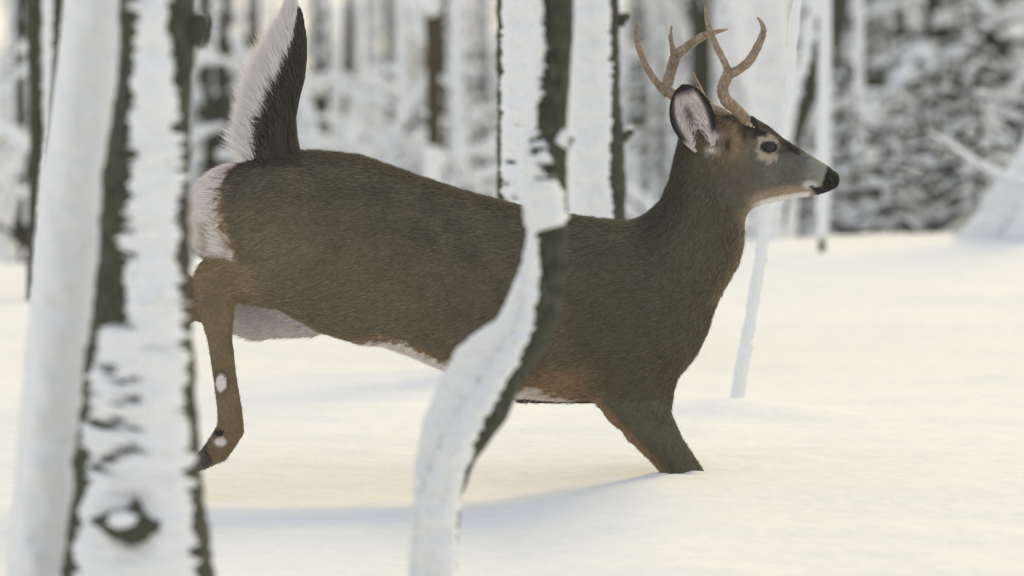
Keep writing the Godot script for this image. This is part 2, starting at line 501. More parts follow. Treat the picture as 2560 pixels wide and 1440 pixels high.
func build_middle_trees():
	var mid := "trees standing behind the buck"
	trunk("snowy_tree", [[-40, 66, 108, 138, 172], [170, 70, 110, 132, 158], [350, 74, 112, 124, 144], [480, 72, 108, 116, 130], [700, 66, 90, 110, 120]], 27.0,
		"slim tree with dark edges behind the wholly snow-coated near trunk", mid, {"seed": 8.0, "thick": 0.02, "jag": 0.014})
	var g := trunk("bare_barked_tree", [[-40, 1058, 1056, 1102, 1100], [30, 1060, 1058, 1104, 1100], [44, 1062, 1080, 1080, 1098], [360, 1068, 1080, 1080, 1102], [372, 1068, 1060, 1106, 1104], [560, 1066, 1056, 1110, 1108]], 33.0,
		"straight brown-barked tree bare of snow above the buck's back", mid, {"seed": 10.0, "thick": 0.03, "jag": 0.008, "bark": M.brown_bark, "wrap": 0.9})
	stub(g, at(1066, 300, 33.0), at(1048, 288, 33.0), 0.02, 0.018, M.brown_bark)
	trunk("snowy_tree", [[-40, 1242, 1254, 1352, 1374], [250, 1243, 1255, 1352, 1372], [500, 1242, 1253, 1348, 1368], [950, 1240, 1250, 1350, 1366]], 22.0,
		"broad white trunk with a dotted dark edge, rising behind the bowed tree", mid, {"seed": 12.0, "thick": 0.03, "jag": 0.016, "holes": [[300, 520, 1255, 1300, 0.35]]})
	var dd := trunk("snowy_tree", [[-40, 1424, 1422, 1524, 1547], [250, 1420, 1418, 1529, 1551], [330, 1420, 1418, 1526, 1560], [440, 1424, 1420, 1522, 1562], [540, 1425, 1422, 1530, 1566], [900, 1430, 1426, 1530, 1570]], 23.0,
		"broad white trunk with ragged dark bark along its edge, between bowed tree and antlers", mid, {"seed": 14.0, "thick": 0.028, "jag": 0.014, "jag_left": 0.3})
	stub(dd, at(1545, 60, 23.0), at(1572, 42, 23.0), 0.018, 0.0, M.bark)
	stub(dd, at(1552, 345, 23.0), at(1584, 330, 23.0), 0.018, 0.012, M.bark)
	trunk("snowy_tree", [[-40, 1822, 1816, 1974, 1972], [100, 1840, 1834, 1976, 1974], [250, 1872, 1866, 1998, 1990], [400, 1890, 1884, 1996, 1986], [700, 1902, 1896, 1990, 1984]], 32.0,
		"wide white trunk rising straight behind the buck's head and front antler", mid, {"seed": 16.0, "thick": 0.05, "jag": 0.008, "wrap": 0.8})
	trunk("leaning_tree", [[-40, 2030, 2026, 2062, 2126], [60, 2018, 2012, 2042, 2116], [150, 2004, 1998, 2024, 2088], [240, 1984, 1978, 1998, 2044], [340, 1960, 1954, 1982, 2006], [620, 1900, 1894, 1950, 1952]], 30.0,
		"leaning tree with a dark slanting edge, passing behind the buck's forehead", mid, {"seed": 18.0, "thick": 0.035, "jag": 0.022})
	trunk("snowy_sapling", [[200, 1968, 1965, 1987, 1984], [400, 1934, 1930, 1957, 1953], [560, 1906, 1901, 1931, 1926], [700, 1882, 1877, 1907, 1902], [800, 1866, 1860, 1890, 1885], [920, 1844, 1837, 1872, 1866], [1000, 1832, 1825, 1860, 1854], [1060, 1822, 1815, 1850, 1844]], 20.3,
		"thin slanting sapling coated in snow just before the buck's chest", mid, {"seed": 20.0, "thick": 0.008, "jag": 0.005, "wrap": 0.8})
	trunk("snowy_sapling", [[200, 2050, 2044, 2078, 2072], [480, 2046, 2040, 2076, 2070], [585, 2044, 2040, 2070, 2066], [606, 2046, 2056, 2056, 2064], [660, 2046, 2056, 2056, 2064]], 28.8,
		"thin snowy sapling with a dark foot, standing below the buck's nose", mid, {"seed": 22.0, "thick": 0.015, "jag": 0.006, "wrap": 0.8})
	trunk("snow_capped_stump", [[322, 2136, 2134, 2160, 2158], [340, 2128, 2124, 2170, 2166], [600, 2124, 2118, 2176, 2170]], 34.0,
		"slender upright white stump standing behind the buck's nose", mid, {"seed": 24.0, "thick": 0.02, "jag": 0.01, "wrap": 0.9, "cut": true})
	trunk("snowy_tree", [[-40, 20, 24, 40, 52], [300, 12, 18, 38, 50], [470, 10, 16, 30, 46], [700, 4, 8, 26, 46]], 36.0,
		"thin dark tree at the edge, behind the slim tree with dark edges", mid, {"seed": 26.0, "thick": 0.02, "jag": 0.02})
	for s in [
		[538, 64, 36.0, "broad grey snow-streaked tree between the thick near trunk and the buck's tail", 0.45],
		[792, 44, 40.0, "grey tree just ahead of the buck's raised tail", 0.4],
		[922, 30, 44.0, "pale slender tree midway between the tail and the brown-barked tree", 0.7],
		[1150, 52, 36.0, "whitened tree close beside the brown-barked tree", 0.95],
		[1206, 24, 46.0, "thin pale tree just before the trunk with the dotted dark edge", 0.6],
		[1640, 44, 42.0, "snowy tree seen between the rear tines of the antlers", 0.7],
		[1752, 54, 38.0, "dark grey tree seen between the two antlers", 0.2],
		[2190, 50, 42.0, "grey tree beyond the slender white stump", 0.4],
		[2300, 30, 48.0, "thin snow-streaked tree among the dark conifers", 0.5],
		[630, 36, 46.0, "dark slim tree behind the buck's white tail hair", 0.3],
		[1590, 26, 48.0, "thin dark tree just past the ragged-edged white trunk", 0.25],
		[40, 40, 39.0, "dark tree by the edge, behind the thin dark one", 0.3],
		[515, 22, 50.0, "thin dark far tree hugging the thick near trunk's bark edge", 0.2],
		[585, 22, 52.0, "thin far tree just behind the flag's white hair", 0.3],
		[868, 22, 41.0, "thin dark tree over the buck's hips", 0.25],
		[975, 20, 47.0, "thin dark tree close before the brown-barked tree", 0.2],
		[1120, 22, 50.0, "thin dark far tree close behind the brown-barked tree", 0.25],
		[1690, 20, 50.0, "thin dark far tree crossing the ear's tip", 0.25],
		[2080, 26, 42.0, "dark tree beyond the leaning tree's slanting edge", 0.2],
		[2400, 34, 45.0, "dark tree over the fork of the white bough", 0.3],
		[2480, 46, 40.0, "dark tree rising behind the forked white bough", 0.3]]:
		var w: float = s[1]
		var k: float = s[4]
		var x0: float = s[0] - w / 2 + rng.randf_range(-8, 8)
		trunk("far_tree", [[-40, x0, x0 + w * (1.0 - k) * 0.6, x0 + w * (0.6 + 0.4 * k), x0 + w], [350, x0 + rng.randf_range(-10, 10), x0 + w * (1.0 - k), x0 + w * k, x0 + w + 4], [680, x0 - 4, x0 + w * (1.0 - k) * 0.8, x0 + w * (0.5 + 0.5 * k), x0 + w + 8]], s[2],
			s[3], "slim trees in the wood behind the buck", {"seed": s[0] * 0.13, "thick": 0.03, "jag": 0.03, "step": 0.02})
	# the big bowed stem at the edge of the snow crest, wholly buried in snow, with a forked bough
	var e := trunk("snow_buried_tree", [[-40, 2690, 2640, 2780, 2760], [250, 2640, 2592, 2760, 2740], [380, 2610, 2546, 2760, 2740], [450, 2580, 2492, 2760, 2730], [520, 2550, 2447, 2760, 2720], [560, 2530, 2418, 2760, 2720], [580, 2525, 2396, 2760, 2720], [640, 2520, 2330, 2760, 2720]], 29.5,
		"huge snow-buried tree foot flaring onto the crest at the edge", mid, {"seed": 28.0, "thick": 0.05, "jag": 0.004, "wrap": 0.9})
	for path in [[[2600, 470], [2500, 440], [2440, 412], [2370, 362], [2318, 332]]]:
		var pts := []
		var rad := []
		for k in path.size():
			pts.append(at(path[k][0], path[k][1], 29.4) - e.position + Vector3(0, 0, 0.1))
			rad.append(lerpf(0.026, 0.006, float(k) / (path.size() - 1)))
		var c := curve(pts, rad, 8)
		var bb := Bag.new()
		bb.tube(c[0], c[1].map(func(q): return q * 0.6), 7)
		var bough := part("bough", solid(bb.v, bb.ix), M.bark, e)
		var sb := Bag.new()
		var sp := []
		var sr := []
		for k in c[0].size():
			sp.append(c[0][k] + Vector3(0, c[1][k] * 0.55, 0.008))
			sr.append(c[1][k] * (1.0 + 0.35 * lump.get_noise_1d(k * 0.7)))
		sb.tube(sp, sr, 8)
		part("bough_snow", solid(sb.v, sb.ix), M.plaster, bough)

# ------------------------------------------------------------------ snow-laden brush

func brush_variant(k: int) -> Array:
	var r := RandomNumberGenerator.new()
	r.seed = 100 + k
	var tw := Bag.new()
	var sn := Bag.new()
	var todo := []
	for s in 3 + k % 3:
		todo.append([Vector3(r.randf_range(-0.12, 0.12), -0.1, r.randf_range(-0.12, 0.12)), Vector3(r.randf_range(-0.45, 0.45), 1.0, r.randf_range(-0.4, 0.4)).normalized(), r.randf_range(0.8, 1.3), 0.026, 0])
	while todo.size() > 0:
		var b: Array = todo.pop_back()
		var p: Vector3 = b[0]
		var dir: Vector3 = b[1]
		var pts := [p]
		var rad := [b[3]]
		var n := 5
		for s in n:
			dir = (dir + Vector3(r.randf_range(-0.22, 0.22), -0.10 - 0.05 * b[4], r.randf_range(-0.22, 0.22))).normalized()
			p += dir * b[2] / n
			pts.append(p)
			rad.append(b[3] * lerpf(1.0, 0.45, float(s + 1) / n))
			if b[4] < 2 and s > 0:
				for c in (2 if s % 2 else 1) if b[4] == 0 else (1 if s % 2 else 0):
					var side := Vector3(r.randf_range(-1, 1), r.randf_range(-0.1, 0.5), r.randf_range(-1, 1)).normalized()
					todo.append([p, (dir * 0.55 + side * 0.8).normalized(), b[2] * r.randf_range(0.4, 0.62), rad[-1] * 0.6, b[4] + 1])
		tw.tube(pts, rad, 5)
		if r.randf() < 0.74:
			var sp := []
			var sr := []
			for q in pts.size():
				var ww: float = (rad[q] * 0.9 + 0.02) * r.randf_range(0.5, 1.6)
				sp.append(pts[q] + Vector3(0, rad[q] * 0.7 + ww * 0.35, 0.006))
				sr.append(ww)
			sn.tube(sp, sr, 6)
	return [solid(tw.v, tw.ix), solid(sn.v, sn.ix)]

func build_brush():
	var kinds := []
	for k in 5: kinds.append(brush_variant(k))
	M.brush = kinds
	# [px of the middle, distance, size, label]
	var spots := [
		[20, 33, 1.0, "snowy shrub at the edge below the thin dark tree"],
		[150, 40, 1.3, "tall snowy shrub showing between the two tops of the near trunks"],
		[520, 36, 1.1, "snowy shrub between the thick near trunk and the white rump"],
		[610, 44, 1.4, "tall snowy shrub behind the hair of the raised tail"],
		[770, 40, 1.0, "drooping snowy shrub where the tail meets the back"],
		[850, 36, 0.9, "low snowy shrub over the buck's hips"],
		[985, 38, 1.0, "snowy shrub beside the foot of the brown-barked tree, tail side"],
		[1120, 36, 0.9, "snowy shrub beside the foot of the brown-barked tree, head side"],
		[1590, 35, 0.9, "snowy shrub behind the buck's nape"],
		[1690, 44, 1.3, "snowy shrub behind the ear"],
		[2010, 37, 1.0, "snowy shrub under the buck's chin"],
		[2080, 46, 1.4, "grey-brown snowy shrub just past the leaning tree"],
		[2100, 34, 0.7, "low snowy shrub in front of the buck's nose"],
		[2270, 33, 0.6, "low snowy shrub on the crest beneath the forked bough"],
		[2440, 37, 0.9, "dark twiggy shrub against the snow-buried tree foot"],
		[2540, 46, 1.6, "tall snowy shrub above the snow-buried tree foot"]]
	var k := 0
	for s in spots:
		var p := at(s[0], 0, s[1])
		p.y = ground(p.x, p.z)
		var t := thing("snowy_shrub", p, s[3], "shrub", "snow-laden shrubs behind the crest")
		t.rotation.y = rng.randf() * TAU
		t.scale = Vector3.ONE * s[2] * rng.randf_range(0.95, 1.15)
		part("twigs", kinds[k % 5][0], M.twig, t)
		part("snow", kinds[k % 5][1], M.plaster, t).set_meta("kind", "stuff")
		k += 1

func build_far_wood():
	# the wood beyond reads as one grey mass of snowy twigs and stems
	for q in 2:
		var mm := MultiMesh.new()
		mm.transform_format = MultiMesh.TRANSFORM_3D
		var am: ArrayMesh = ArrayMesh.new()
		var src: Array = M.brush[q + 1]
		var xf := []
		for k in 42:
			var d := rng.randf_range(52.0, 115.0)
			var px := rng.randf_range(-500, 3060)
			if px < 1900 and rng.randf() < 0.75: continue
			var p := at(px, 0, d)
			p.y = ground(p.x, p.z) - 0.05
			var sc := rng.randf_range(1.2, 2.6)
			xf.append(Transform3D(Basis(Vector3.UP, rng.randf() * TAU).scaled(Vector3(sc, sc * rng.randf_range(0.8, 1.3), sc)), p))
		for s in 2:
			am.add_surface_from_arrays(Mesh.PRIMITIVE_TRIANGLES, (src[s] as ArrayMesh).surface_get_arrays(0))
			am.surface_set_material(s, [M.twig, M.plaster][s])
		mm.mesh = am
		mm.instance_count = xf.size()
		for k in xf.size(): mm.set_instance_transform(k, xf[k])
		var o := MultiMeshInstance3D.new()
		o.name = ["far_wood", "far_undergrowth"][q]
		o.multimesh = mm
		add_child(o)
		tag(o, ["grey mass of snowy wood on the far slope", "pale tangle of snow-laden undergrowth on the far slope"][q], ["wood", "undergrowth"][q], "", "stuff")

# ------------------------------------------------------------------ conifers

func bough_variant(k: int, heavy := false) -> Array:
	var r := RandomNumberGenerator.new()
	r.seed = 300 + k
	var v := PackedVector3Array()
	var ix := PackedInt32Array()
	var sn := Bag.new()
	for tw in 7:
		var side := 0.0 if tw == 0 else (1.0 if tw % 2 else -1.0) * r.randf_range(0.35, 0.9)
		var start := 0.0 if tw == 0 else r.randf_range(0.1, 0.65)
		var length := 1.0 if tw == 0 else r.randf_range(0.3, 0.55) * (1.1 - start)
		var p0 := Vector3(start, 0.05 * start - 0.45 * start * start, 0)
		var dir := Vector3(cos(side), 0, sin(side))
		var sp := []
		var sr := []
		for s in 9:
			var u := s / 8.0 * length
			var p := p0 + dir * u + Vector3(0, (0.05 * u - 0.5 * u * u) if tw == 0 else -0.35 * u, 0)
			for n in 5 if heavy else 13:
				var nd := (dir * r.randf_range(0.2, 0.9) + Vector3(r.randf_range(-1, 1), r.randf_range(-1, 0.35), r.randf_range(-1, 1))).normalized()
				var b := p + dir * r.randf_range(0, length / 8.0)
				var wv := nd.cross(Vector3(r.randf_range(-1, 1), 1, r.randf_range(-1, 1))).normalized() * 0.012
				var l := r.randf_range(0.05, 0.11)
				v.append_array([b - wv, b + wv, b + nd * l])
				ix.append_array([v.size() - 3, v.size() - 2, v.size() - 1])
			sp.append(p + Vector3(0, 0.035, 0))
			sr.append((0.055 if tw == 0 else 0.045) * (1.0 - 0.6 * s / 8.0) * r.randf_range(0.55, 1.4) * (1.5 if heavy else 1.0) + 0.008)
		if tw == 0 or heavy or r.randf() < 0.6: sn.tube(sp, sr, 7, 0.6)
	return [solid(v, ix, PackedColorArray(), false), solid(sn.v, sn.ix)]

func build_conifers():
	var kinds := []
	for k in 4: kinds.append(bough_variant(k))
	for k in 4: kinds.append(bough_variant(k + 20, true))
	var spots := [
		[2330, 40, 3.6, "snow-laden dark conifer above the forked white bough"],
		[2500, 43, 4.2, "dark conifer with sagging boughs at the upper edge above the buried tree"],
		[2440, 35, 1.7, "small dark conifer crouching beside the snow-buried tree foot"],
		[2180, 46, 3.8, "snowy conifer behind the slender white stump"],
		[2035, 37, 1.1, "little dark conifer on the crest under the buck's chin"],
		[2395, 37, 1.9, "dark conifer standing under the fork of the white bough"],
		[2300, 36, 1.3, "small snow-dusted conifer on the crest midway between stump and buried tree"],
		[2110, 39, 1.7, "conifer with snowy tips just past the buck's nose"],
		[2250, 41, 2.7, "tall dark conifer between the white stump and the forked bough"],
		[2590, 38, 2.6, "dark conifer cut by the picture's edge above the buried tree"],
		[2135, 33.5, 1.0, "knee-high dark conifer at the foot of the slender white stump"],
		[2235, 32.5, 0.9, "small dark conifer on the crest past the white stump"],
		[2345, 33.5, 1.2, "dark little conifer on the crest beneath the white bough"],
		[2450, 32.5, 1.25, "dark conifer pressed against the snow-buried tree foot"],
		[2000, 33, 0.75, "dark low conifer directly below the buck's jaw"],
		[850, 58, 1.5, "snowy conifer on the far slope behind the buck's hips"],
		[1010, 49, 1.7, "snow-heavy conifer behind the brown-barked tree"],
		[1190, 54, 2.2, "snow-heavy conifer just before the trunk with the dotted edge"],
		[1625, 46, 1.7, "snow-heavy conifer behind the rear antler tines"],
		[690, 47, 1.9, "snow-heavy conifer behind the raised tail"],
		[110, 42, 2.2, "snow-heavy conifer behind the slim tree with dark edges"],
		[500, 52, 2.9, "grey snowy conifer between the thick near trunk and the tail"],
		[1720, 58, 2.4, "hazy snowy conifer seen through the antlers"],
		[914, 41, 1.2, "tiny dark conifer tip standing above the buck's back"]]
	for s in spots:
		var p := at(s[0], 0, s[1])
		p.y = ground(p.x, p.z)
		var h: float = s[2]
		var t := thing("snowy_conifer", p, s[3], "conifer", "snow-laden conifers in the wood")
		var b := Bag.new()
		b.tube([Vector3(0, -0.1, 0), Vector3(0, h * 0.5, 0), Vector3(0, h, 0)], [0.022 * h, 0.014 * h, 0.004], 7)
		part("trunk", solid(b.v, b.ix), M.bark, t)
		var n := 22
		for k in n:
			var u := (k + 0.5) / n
			var y := h * (0.05 + 0.93 * u)
			var l := (h * 0.36 * (1.0 - u) + 0.12) * rng.randf_range(0.75, 1.15)
			var kd: Array = kinds[rng.randi() % 4 + (4 if (s[3] as String).begins_with("snow") or (s[3] as String).begins_with("hazy") or (s[3] as String).begins_with("grey") else 0)]
			var bo := part("bough", kd[0], M.needle, t)
			bo.position = Vector3(0, y, 0)
			bo.rotation = Vector3(0, k * 2.4 + rng.randf_range(-0.4, 0.4), rng.randf_range(-0.15, 0.2))
			bo.scale = Vector3.ONE * l
			part("bough_snow", kd[1], M.plaster, bo).set_meta("kind", "stuff")
			bo.set_meta("kind", "stuff")

# ------------------------------------------------------------------ the buck
# shapes are given in the photograph's pixels for x and y (900 to the metre, y = 0 at the snow's lip) and metres for depth

func dx(px: float) -> float: return (px - 1280.0) / PPM
func dy(py: float) -> float: return (1190.0 - py) / PPM
func dp(px: float, py: float, z: float) -> Vector3: return Vector3(dx(px), dy(py), z)

var TORSO := [[600, 408, 690, 0.125], [650, 392, 745, 0.155], [700, 375, 775, 0.172], [800, 375, 832, 0.185], [900, 386, 862, 0.19], [960, 407, 866, 0.18], [1050, 439, 900, 0.186], [1150, 472, 945, 0.2],
	[1200, 486, 965, 0.20], [1300, 512, 992, 0.195], [1400, 532, 1004, 0.185], [1500, 545, 1003, 0.17], [1570, 552, 985, 0.15]]
var NECK := [[330, 1700, 1790, 0.06], [400, 1684, 1800, 0.066], [450, 1672, 1832, 0.075], [500, 1651, 1857, 0.09], [540, 1622, 1859, 0.10], [580, 1590, 1862, 0.11], [620, 1560, 1860, 0.12],
	[660, 1545, 1848, 0.13], [700, 1530, 1826, 0.14], [750, 1510, 1792, 0.145], [800, 1500, 1757, 0.145]]
var HEAD := [[1760, 312, 460, 0.06], [1800, 288, 500, 0.07], [1850, 283, 533, 0.074], [1880, 291, 521, 0.071], [1920, 313, 509, 0.06], [1960, 346, 501, 0.047], [2000, 371, 494, 0.039],
	[2030, 390, 491, 0.037], [2060, 408, 484, 0.036], [2078, 420, 477, 0.033], [2086, 428, 472, 0.026]]
# belly line where the dark flank gives way to the white underside
var BELLY := [[560, 900], [700, 800], [740, 812], [800, 838], [860, 858], [900, 861], [960, 852], [1010, 862], [1060, 885], [1110, 908], [1160, 925], [1240, 955], [1300, 976], [1340, 974], [1400, 990], [1440, 1003], [1480, 1030]]

var nx: int
var ny: int
var nz: int
const CX := 0.006
const CY := 0.006
const CZ := 0.008
var org := Vector3(dx_(300), -0.32, -0.264)
var F := PackedFloat32Array()
var zlo := PackedInt32Array()
var zhi := PackedInt32Array()

static func dx_(px: float) -> float: return (px - 1280.0) / 900.0

# mode 0: a chain of tapered capsules [px, py, half height px, half depth m, z]; 1: slices along x [px, top, bottom, depth]; 2: slices along y [py, left, right, depth]
func lay(mode: int, st: Array, k: float, cap0: float, cap1: float, ridge := 0.0):
	var lo := Vector2(1e9, 1e9)
	var hi := Vector2(-1e9, -1e9)
	var zl := 1e9
	var zh := -1e9
	var S := []
	for s in st:
		var c: Vector2
		var a: float
		var b: float
		var z := 0.0
		if mode == 0:
			c = Vector2(dx(s[0]), dy(s[1])); a = s[2] / PPM; b = s[3]; z = s[4]
		elif mode == 1:
			c = Vector2(dx(s[0]), dy((s[1] + s[2]) / 2.0)); a = (s[2] - s[1]) / 2.0 / PPM; b = s[3]
		else:
			c = Vector2(dx((s[1] + s[2]) / 2.0), dy(s[0])); a = (s[2] - s[1]) / 2.0 / PPM; b = s[3]
		S.append([c, a, b, z])
		var m := a + k + 0.012
		lo = lo.min(c - Vector2(m, m)); hi = hi.max(c + Vector2(m, m))
		zl = minf(zl, z - b - k - 0.016); zh = maxf(zh, z + b + k + 0.016)
	var i0 := maxi(0, int((lo.x - org.x) / CX)); var i1 := mini(nx - 1, int((hi.x - org.x) / CX) + 1)
	var j0 := maxi(0, int((lo.y - org.y) / CY)); var j1 := mini(ny - 1, int((hi.y - org.y) / CY) + 1)
	var k0 := maxi(0, int((zl - org.z) / CZ)); var k1 := mini(nz - 1, int((zh - org.z) / CZ) + 1)
	var n := S.size()
	var ca := PackedVector2Array(); var aa := PackedFloat32Array(); var ba := PackedFloat32Array(); var za := PackedFloat32Array()
	for s in S: ca.append(s[0]); aa.append(s[1]); ba.append(s[2]); za.append(s[3])
	for i in range(i0, i1 + 1):
		var x := org.x + i * CX
		for j in range(j0, j1 + 1):
			var y := org.y + j * CY
			var r2 := 0.0
			var a := 0.0
			var b := 0.0
			var zc := 0.0
			if mode == 0:
				var best := 1e9
				var p := Vector2(x, y)
				for q in maxi(1, n - 1):
					var e := mini(q + 1, n - 1)
					var d := ca[e] - ca[q]
					var t := clampf((p - ca[q]).dot(d) / maxf(d.length_squared(), 1e-9), 0.0, 1.0)
					var la := lerpf(aa[q], aa[e], t)
					var rr := p.distance_to(ca[q] + d * t) / la
					if rr < best:
						best = rr; a = la; b = lerpf(ba[q], ba[e], t); zc = lerpf(za[q], za[e], t)
				r2 = best * best
			else:
				var u := x if mode == 1 else y
				var w := y if mode == 1 else x
				var q := 0
				var rev := mode == 2                      # y falls as py grows
				while q < n - 2 and ((u < ca[q + 1].y) if rev else (u > ca[q + 1].x)): q += 1
				var u0 := ca[q].y if rev else ca[q].x
				var u1 := ca[q + 1].y if rev else ca[q + 1].x
				var t := clampf((u - u0) / (u1 - u0), 0.0, 1.0)
				a = lerpf(aa[q], aa[q + 1], t)
				b = lerpf(ba[q], ba[q + 1], t)
				var mid := lerpf(ca[q].x if rev else ca[q].y, ca[q + 1].x if rev else ca[q + 1].y, t)
				var v := (w - mid) / a
				var over := 0.0
				if q == 0 and (u - u0) * (u1 - u0) < 0.0: over = absf(u - u0) / (a * cap0)
				elif q == n - 2 and (u - u1) * (u1 - u0) > 0.0: over = absf(u - u1) / (a * cap1)
				r2 = v * v + over * over
				if ridge > 0.0: b *= 1.0 - ridge * clampf(v, 0.0, 1.0) - ridge * 0.4 * clampf(-v, 0.0, 1.0)
			var mn := minf(a, b)
			if (sqrt(r2) - 1.0) * mn > k + 0.02: continue
			var col := i * ny + j
			zlo[col] = mini(zlo[col], k0)
			zhi[col] = maxi(zhi[col], k1)
			var at_ := col * nz
			for l in range(k0, k1 + 1):
				var dz := (org.z + l * CZ - zc) / b
				var f := (sqrt(r2 + dz * dz) - 1.0) * mn
				var g := F[at_ + l]
				var h := k - absf(f - g)
				var m := minf(f, g)
				if h > 0.0: m -= h * h / k * 0.25
				F[at_ + l] = m

func field_normal(p: Vector3) -> Vector3:
	var q := (p - org) / Vector3(CX, CY, CZ)
	var i := clampi(int(q.x + 0.5), 1, nx - 2)
	var j := clampi(int(q.y + 0.5), 1, ny - 2)
	var l := clampi(int(q.z + 0.5), 1, nz - 2)
	var c := (i * ny + j) * nz + l
	var big := 0.12
	return Vector3((minf(F[c + ny * nz], big) - minf(F[c - ny * nz], big)) / CX, (minf(F[c + nz], big) - minf(F[c - nz], big)) / CY, (minf(F[c + 1], big) - minf(F[c - 1], big)) / CZ).normalized()

func mixc(a: Color, b: Color, t: float) -> Color:
	return a.lerp(b, clampf(t, 0.0, 1.0))

func line(rows: Array, key: float) -> float:
	var o := [0.0]
	along(rows, clampf(key, rows[0][0], rows[-1][0]), o)
	return o[0]

const BASE := Color(0.118, 0.104, 0.068)
const DARK := Color(0.052, 0.044, 0.029)
const TAN := Color(0.34, 0.2, 0.105)
const WHITE := Color(0.84, 0.79, 0.76)
var RUMP := [[330, 650], [365, 642], [385, 622], [405, 598], [440, 566], [480, 551], [520, 550], [560, 560], [600, 573], [640, 592], [660, 600]]

# the coat's colour by place: a pattern of the animal itself
func coat(px: float, py: float, z: float) -> Color:
	var n := fine.get_noise_3d(px * 0.05, py * 0.05, z * 40.0)
	var n2 := lump.get_noise_3d(px * 0.012, py * 0.012, z * 8.0)
	var c := BASE * (1.0 + 0.3 * n2 + 0.1 * n)
	if px < 1620.0 and py < 1100.0:
		# back darker along the spine, flank a little warmer
		var top := line(TORSO, px)
		var v := (py - top)
		c = mixc(c, DARK, (1.0 - smoothstep(4.0, 55.0, v + n * 18.0)) * 0.75 * (1.0 - smoothstep(1500.0, 1610.0, px)))
		if px < 1300.0:
			c = mixc(c, Color(0.19, 0.16, 0.105), smoothstep(120.0, 400.0, v) * 0.75 * (1.0 - smoothstep(950.0, 1300.0, px)))
			c = mixc(c, Color(0.2, 0.17, 0.11), exp(-pow((px - 690.0) / 120.0, 2.0) - pow((py - 610.0) / 100.0, 2.0)) * 0.75)
		if px < 760.0 and py < 420.0: c = mixc(c, DARK, 0.7)
	if px > 1380.0: c = mixc(c, Color(0.097, 0.088, 0.058), smoothstep(1380.0, 1480.0, px) * 0.8)
	if px > 1560.0 and px < 1900.0 and py < 760.0:
		# neck: dark nape, paler throat edge
		var l := 0.0
		var r := 0.0
		if py > 330.0:
			var o := [0.0, 0.0, 0.0]
			along(NECK, py, o)
			l = o[0]; r = o[1]
			var e := (px - l) / (r - l)
			c = mixc(c, DARK * 0.85, (1.0 - smoothstep(0.05, 0.5, e + n * 0.1)) * 0.75 * smoothstep(1560.0, 1650.0, px) * (1.0 - smoothstep(560.0, 740.0, py)))
			if py > 520.0: c = mixc(c, Color(0.25, 0.18, 0.11), smoothstep(0.86, 1.02, e + n * 0.03) * 0.8)
			if py > 560.0 and py < 720.0: c = mixc(c, Color(0.12, 0.112, 0.07), exp(-pow((e - 0.6) / 0.2, 2.0)) * 0.4)
	# white underside
	if px < 1480.0 and px > 640.0:
		var bl := line(BELLY, px)
		var w := py - bl + n * 16.0 + lump.get_noise_2d(px * 0.05, z * 20.0) * 8.0
		c = mixc(c, TAN * 0.85, smoothstep(-26.0, -4.0, w) * 0.7)
		c = mixc(c, WHITE, smoothstep(-4.0, 6.0, w))
	# armpit
	var ap := exp(-pow((px - 1405.0) / 75.0, 2.0) - pow((py - 958.0) / 42.0, 2.0))
	c = mixc(c, TAN, ap * (0.75 + 0.5 * n))
	c = mixc(c, TAN, exp(-pow((px - 1492.0) / 26.0, 2.0) - pow((py - 1012.0) / 24.0, 2.0)) * 0.8)
	# rump patch
	if px < 720.0 and py < 672.0 and py > 330.0:
		var edge := line(RUMP, py) + n * 22.0 + lump.get_noise_1d(py * 0.16) * 14.0
		var w := edge - px
		c = mixc(c, TAN * 1.1, smoothstep(-14.0, -2.0, w) * 0.8)
		c = mixc(c, WHITE, smoothstep(-4.0, 18.0, w))
		if py > 560.0: c = mixc(c, TAN * 0.9, exp(-pow((px - 518.0 - (py - 560.0) * 0.1) / 9.0, 2.0)) * 0.75)
	# hind legs
	if px < 720.0 and py > 630.0:
		var near := smoothstep(-0.02, 0.02, z)
		var q := 0.0
		if py < 790.0:
			q = (1.0 - smoothstep(620.0, 715.0, px + n * 20.0)) * smoothstep(634.0, 650.0, py - maxf(0.0, px - 560.0) * 0.3)
		else: q = 1.0
		var leg := mixc(Color(0.27, 0.195, 0.112), Color(0.19, 0.148, 0.088), 0.5 + 0.7 * n2)
		leg = mixc(leg, Color(0.19, 0.125, 0.07), smoothstep(980.0, 1100.0, py) * 0.6)
		c = mixc(c, leg, q)
		if py < 780.0: c = mixc(c, TAN * 0.8, q * (1.0 - smoothstep(492.0, 512.0, px)) * 0.7)
		if z > 0.0:
			c = mixc(c, Color(0.05, 0.04, 0.03), exp(-pow((px - 556.0) / 22.0, 2.0) - pow((py - 950.0) / 30.0, 2.0)) * 0.8)
			c = mixc(c, WHITE, 1.0 - smoothstep(0.8, 1.15, Vector2((px - 557.0) / 13.0, (py - 956.0) / 22.0).length()))
			c = mixc(c, Color(0.03, 0.028, 0.022), 1.0 - smoothstep(0.7, 1.1, Vector2((px - 552.0) / 15.0, (py - 1080.0) / 10.0).length()))
			c = mixc(c, WHITE * 0.9, 1.0 - smoothstep(0.7, 1.2, Vector2((px - 556.0) / 15.0, (py - 1102.0) / 12.0).length()))
			c = mixc(c, Color(0.05, 0.048, 0.04), (1.0 - smoothstep(515.0, 532.0, px)) * smoothstep(1090.0, 1105.0, py))
	if z < -0.005 and px < 800.0 and px > 545.0 and py > 745.0 and py < 900.0: c = mixc(c, Color(0.60, 0.55, 0.55), smoothstep(545.0, 575.0, px))
	# folded far foreleg: pale above, dark below
	if z < -0.03 and px < 1480.0 and py > 996.0: c = Color(0.045, 0.036, 0.026)
